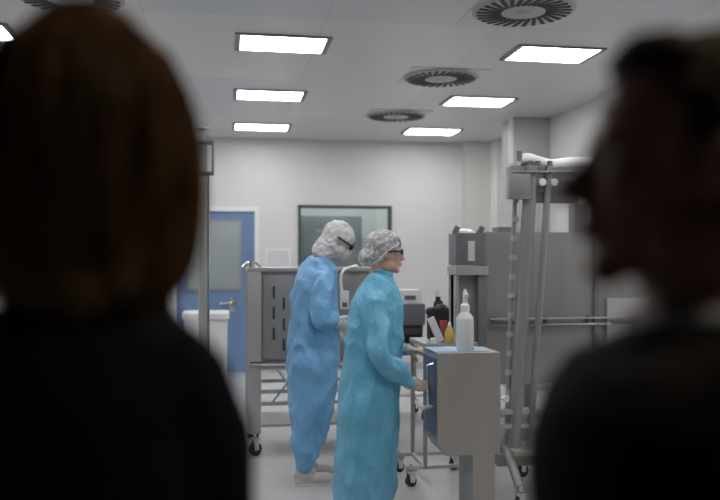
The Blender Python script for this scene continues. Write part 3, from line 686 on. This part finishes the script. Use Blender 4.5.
for s, sh, el, wr_, hd_, pn in ((-1, sh_r, el_r, wr_r, hr, (.3, .8, .2)), (1, sh_l, el_l, wr_l, hl, (.2, -.8, -.2))):
    b.tube([sh + Vector((-.01, -s * .04, -.035)), el, wr_], [.032, .032, .027], 14, True); b.tube([(-.01, s * .09, .9), (-.03, s * .09, .5), (-.085 + s * .02, s * .09, .09)], [.065, .052, .034], 14, True)
    b.ell((-.02 + s * .02, s * .09, .04), (.11, .04, .03)); hand_shape(b, wr_, hd_, pn, 1, .5)
b.blob('body', M['skin'], U, .0055, 4)
b = MB()
rows = [(311, 331, 257, .07), (304, 333, 263, .11), (299, 335, 269, .145), (294.5, 336.5, 280, .17), (291.5, 338, 300, .175), (289, 339, 325, .175), (288, 338.5, 350, .19), (288, 336.5, 375, .215), (289, 333.5, 400, .205), (290, 331, 415, .18), (291, 329, 427, .165), (292, 326, 438, .15), (293.5, 322, 447, .12)]
b.loft([((lu(a) + lu(c)) / 2, 0, lq(y), (lu(c) - lu(a)) / 2, ry) for a, c, y, ry in rows][::-1], 40, 2.3)
for s, dx in ((-1, -.018), (1, .02)):
    b.tube([(-.02 + dx * .3, s * .09, lq(395)), (-.045 + dx, s * .09, lq(422)), (-.065 + dx, s * .09, lq(440)), (-.068 + dx, s * .09, lq(454)), (-.072 + dx, s * .09, lq(461))], [.125, .108, .096, .086, .058], 20, True)
for s, sh, el, wr_ in ((-1, sh_r, el_r, wr_r), (1, sh_l, el_l, wr_l)):
    b.tube(smooth_pts([sh + Vector((0, -s * .035, 0)), sh.lerp(el, .5), el, el.lerp(wr_, .5), wr_.lerp(el, .06)], 4), RAD([.072, .070, .068, .060, .038]), 18, True); b.ell(el, (.070, .068, .070))
b.blob('coverall', M['gown_blue'], U, .009, 3, wr=.024, wscale=7, wz=.6)
for wr_, el in ((wr_r, el_r), (wr_l, el_l)):
    dd = (wr_ - el).normalized(); MB().tube([wr_ - dd * .04, wr_ + dd * .005], [.043, .036], 18).blob('cuff', M['gown_blue'], U, .006, 3, wr=.006, wscale=30)
for wr_, hd_, pn in ((wr_r, hr, (.3, .8, .2)), (wr_l, hl, (.2, -.8, -.2))):
    b = MB(); hand_shape(b, wr_, hd_, pn, 1, .5, .003); b.blob('glove', M['glove'], U, .0045, 3)
shoe(U, (-.085, -.09, 0), -.05, M['shoe'], .29, .052); shoe(U, (-.045, .09, 0), .0, M['shoe'], .29, .052)
b = MB(); b.ell((-.015, 0, .145), (.112, .092, .104)); b.ell((-.03, 0, .08), (.09, .085, .08)); b.tube([(-.03, 0, .08), (-.055, 0, .01)], [.085, .08], 20, True); b.ell((.02, 0, .06), (.066, .078, .062)); xf(b, hm2)
b.blob('hood', M['hood'], U, .006, 4, wr=.012, wscale=18, wz=1)
b = MB(); b.ell((.055, 0, .055), (.058, .062, .062)); b.ell((.085, 0, .075), (.032, .03, .026)); b.ell((.03, 0, .03), (.05, .055, .04)); xf(b, hm2); b.blob('face_mask', M['glove'], U, .005, 4, wr=.004, wscale=30)
gl = MB()
gl.tube([hm2 @ Vector(p) for p in smooth_pts([(-.03, -.098, .125), (.04, -.088, .122), (.075, -.064, .122), (.100, -.03, .122), (.105, 0, .122), (.100, .03, .122), (.075, .064, .122), (.04, .088, .122), (-.03, .098, .125)])], .0065)
for s in (-1, 1): gl.ell(hm2 @ Vector((.095, s * .034, .118)), (.007, .026, .019), hm2.to_3x3() @ Matrix.Rotation(-s * .35, 3, 'Z'))
gl.build('goggles', M['black'], U)

# ------------------------------------------------------------------ visitors in the dark corridor
def cp(px, py, d, dd=0.0):
    """room point at pixel on the plane d metres in front of the lens, moved dd along the view"""
    u = (px - 360) / F; fw = Vector((math.sin(TH), math.cos(TH), 0)); rt = Vector((math.cos(TH), -math.sin(TH), 0))
    return Vector((0, 0, CAMZ)) + fw * (d + dd) + rt * (u * d) + Vector((0, 0, (HOR - py) / F * d))
CL = thing('added_fill_lamp', 'unseen warm fill lamp added to the right of the dark-suited visitor', 'ceiling light', (1.15, .45, 2.7))  # unseen lamp added to bring out the brown of the long hair
MB().lathe([(.07, -.02), (.075, -.012), (.075, 0)]).build('housing', M['white'], CL)
MB().lathe([(.05, -.024), (.055, -.019)]).build('lens', mat('warm_fill_lens', (1.0, .72, .45), .5, emit=360), CL)
# long-haired visitor, seen from behind; local +X = facing (away from camera), +Y = her left
da = .95; A0 = cp(92, 262, da); 
A = thing('person', 'long-haired person seen from behind in dark clothes, blurred at the left edge', 'person', (A0.x, A0.y, 0), PI / 2 - TH + .02)
sa = da / 800; OY = .032   # the torso stands a little left of the head
ay = lambda px: -(px - 92) * sa          # local Y of a pixel column
az = lambda py: CAMZ + (HOR - py) * sa
def lean(b):
    for v in b.bm.verts: v.co.y += OY * min(1, max(0, (az(285) - v.co.z) / .09))
hmA = Matrix.Translation((.01, 0, az(238))) @ Matrix.Rotation(.04, 4, 'Y')
b = MB(); head_shape(b, hmA)
b.tube([(0, 0, az(240)), (-.01, 0, az(285)), (-.01, 0, az(320))], [.052, .052, .075], 16, True)
b.loft([(0, 0, .85, .10, .16), (0, 0, 1.0, .09, .13), (0, 0, 1.2, .10, .15), (0, 0, az(350), .08, .13), (0, 0, az(320), .05, .06)])
for s in (-1, 1):
    b.tube([(-.01, s * .15, az(400)), (-.01, s * .18, 1.05), (.06, s * .18, .84)], [.036, .030, .022], 14, True)
    b.tube([(0, s * .08, .9), (.01, s * .085, .5), (-.01, s * .09, .08)], [.078, .052, .036], 14, True); b.ell((.04, s * .09, .035), (.11, .04, .03))
    hand_shape(b, (.06, s * .18, .84), (.3, 0, -1), (.2, -s, 0), s, .3)
lean(b); b.blob('body', M['skin'], A, .0055, 4); eyes(A, hmA)   # head and torso
b = MB()
b.loft([(0, 0, .78, .14, .20), (0, 0, .9, .14, .195), (0, 0, 1.05, .125, .17), (0, 0, 1.18, .13, .172), (0, 0, az(395), .125, .172), (0, 0, az(365), .115, .160), (0, 0, az(340), .10, .142), (0, 0, az(318), .085, .115), (0, -.01, az(300), .075, .088), (0, -.02, az(286), .065, .066)], 40, 2.2)
for s in (-1, 1):
    b.tube([(-.01, s * .112, az(350)), (-.01, s * .150, az(380)), (-.01, s * .170, az(430)), (-.01, s * .180, 1.1), (.05, s * .175, .9), (.058, s * .178, .87)], [.045, .052, .052, .05, .042, .038], 18, True)
lean(b); b.blob('jacket', M['navy'], A, .009, 6, wr=.008, wscale=9)
b = MB()
for s in (-1, 1): b.tube([(-.01 , s * .08, .86), (.01, s * .09, .5), (-.01, s * .095, .06)], [.105, .08, .065], 18, True)
lean(b); b.blob('trousers', M['navy'], A, .009, 4, wr=.006, wscale=10)
b = MB(); b.tube(smooth_pts([(.05, -.035, az(300)), (0, -.068, az(296)), (-.05, -.05, az(292)), (-.07, 0, az(290)), (-.05, .05, az(292)), (0, .068, az(296)), (.05, .035, az(300))]), .016); b.build('shirt_collar', M['shirt'], A)
shoe(A, (.02, OY - .095, 0), 0, M['black']); shoe(A, (.02, OY + .095, 0), 0, M['black'])
# hair: shaped volume plus strands over it
prof = [(12, 24, .03), (19, 42, .055), (32, 60, .078), (52, 74, .095), (78, 86, .107), (105, 99, .112), (140, 107, .112), (175, 110, .105), (210, 109, .096), (240, 106, .086), (265, 101, .078), (290, 90, .07), (308, 70, .055)]
def hair_ring(py, jitter=0):
    for (y0, w0, d0), (y1, w1, d1) in zip(prof, prof[1:]):
        if y0 <= py <= y1:
            t = (py - y0) / (y1 - y0); return (w0 + (w1 - w0) * t) * sa, d0 + (d1 - d0) * t
    return (prof[-1][1] * sa, prof[-1][2]) if py > 200 else (prof[0][1] * sa, prof[0][2])
b = MB(); b.loft([(-.02 - (.0 if y < 200 else (y - 200) * .0002), 0, az(y), d_ * .88, w_ * sa * .87) for y, w_, d_ in prof][::-1], 40, 2.1)
hv = b.blob('hair', M['hair_b'], A, .006, 4, wr=.007, wscale=34, wz=.12)
hs = MB(); rnd = random.Random(3)
for k in range(1700):
    a = rnd.uniform(0, 2 * PI); y_end = rnd.uniform(245, 318); jw = rnd.uniform(.86, 1.04); tw = rnd.uniform(-.12, .12); pts = []
    if math.cos(a) > .45 and True: y_end = min(y_end, 120)
    for i in range(9):
        t = i / 8; y = 12 + (y_end - 12) * (t ** .8); w_, d_ = hair_ring(y)
        aa = a + tw * t + .03 * math.sin(9 * t + k); wob = jw + (.015 + .02 * t) * math.sin(8 * t + k * 1.3)
        pts.append(Vector((-.02 + math.cos(aa) * d_ * wob, math.sin(aa) * w_ * wob, az(y))))
    hs.tube(pts, [.0016] * 6 + [.0014, .0011, .0005], 5)
o = hs.build('hair_strands', M['hair_b'], hv)

# dark-suited visitor in profile at the right; local +X = facing (picture left), camera on his left side... -Y away
dm = .80; B0 = cp(690, 262, dm)
Bm = thing('person', 'dark-suited short-haired person in left-facing profile, blurred at the right edge', 'person', (B0.x, B0.y, 0), PI - TH - .10)
sm = dm / 800
mx = lambda px: -(px - 690) * sm
mz = lambda py: CAMZ + (HOR - py) * sm
hmB = Matrix.Translation((mx(680), 0, mz(293))) @ Matrix.Rotation(-.05, 4, 'Y') @ Matrix.Scale(1.09, 4)
b = MB(); head_shape(b, hmB, False)
b.tube([(mx(700), 0, mz(250)), (mx(705), 0, mz(310)), (mx(710), 0, mz(350))], [.060, .062, .085], 16, True)
b.loft([(-.03, 0, .85, .11, .16), (-.03, 0, 1.05, .11, .15), (-.02, 0, 1.2, .11, .17), (-.02, 0, mz(375), .09, .17), (-.02, 0, mz(340), .06, .09)])
for s in (-1, 1):
    b.tube([(-.02, s * .18, mz(395)), (-.03, s * .23, 1.02), (.06, s * .22, .80)], [.046, .038, .027], 14, True)
    b.tube([(-.02, s * .09, .9), (0, s * .095, .5), (-.02, s * .10, .08)], [.085, .058, .042], 14, True); b.ell((.04, s * .10, .035), (.12, .042, .03))
    hand_shape(b, (.06, s * .22, .80), (.3, 0, -1), (.2, -s, 0), s, .3)
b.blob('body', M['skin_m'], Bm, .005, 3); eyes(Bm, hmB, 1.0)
b = MB(); b.ell((-.028, 0, .148), (.098, .082, .095)); b.ell((.024, 0, .208), (.050, .060, .030)); b.ell((.044, 0, .222), (.020, .036, .015)); b.ell((-.07, 0, .09), (.045, .062, .06))
b.ell((-.012, .076, .135), (.02, .008, .03)); b.ell((-.012, -.076, .135), (.02, .008, .03)); xf(b, hmB)
hv = b.blob('hair', M['hair_d'], Bm, .005, 3, wr=.004, wscale=40)
b = MB()
b.loft([(-.02, 0, .78, .16, .21), (-.02, 0, .95, .155, .20), (-.015, 0, 1.1, .155, .20), (.0, 0, mz(500), .162, .205), (.0, 0, mz(450), .160, .21), (-.005, 0, mz(398), .152, .205), (-.015, 0, mz(362), .134, .175), (-.02, 0, mz(340), .102, .12), (-.025, 0, mz(322), .075, .08), (-.03, 0, mz(310), .062, .066)], 40, 2.2)
for s in (-1, 1):
    b.tube([(-.02, s * .15, mz(375)), (-.02, s * .19, mz(410)), (-.03, s * .215, 1.05), (.04, s * .21, .86), (.05, s * .215, .83)], [.055, .065, .060, .048, .042], 18, True)
b.blob('jacket', M['suit'], Bm, .009, 5, wr=.006, wscale=9)
b = MB()
for s in (-1, 1): b.tube([(-.02, s * .09, .86), (0, s * .10, .5), (-.02, s * .105, .06)], [.115, .09, .075], 18, True)
b.blob('trousers', M['suit'], Bm, .009, 4, wr=.006, wscale=10)
MB().tube(smooth_pts([(.045, -.04, mz(325)), (0, -.068, mz(318)), (-.05, -.055, mz(312)), (-.075, 0, mz(308)), (-.05, .055, mz(312)), (0, .068, mz(318)), (.045, .04, mz(325))]), .013).build('shirt_collar', M['shirt'], Bm)
shoe(Bm, (.02, -.10, 0), 0, M['black']); shoe(Bm, (.02, .10, 0), 0, M['black'])
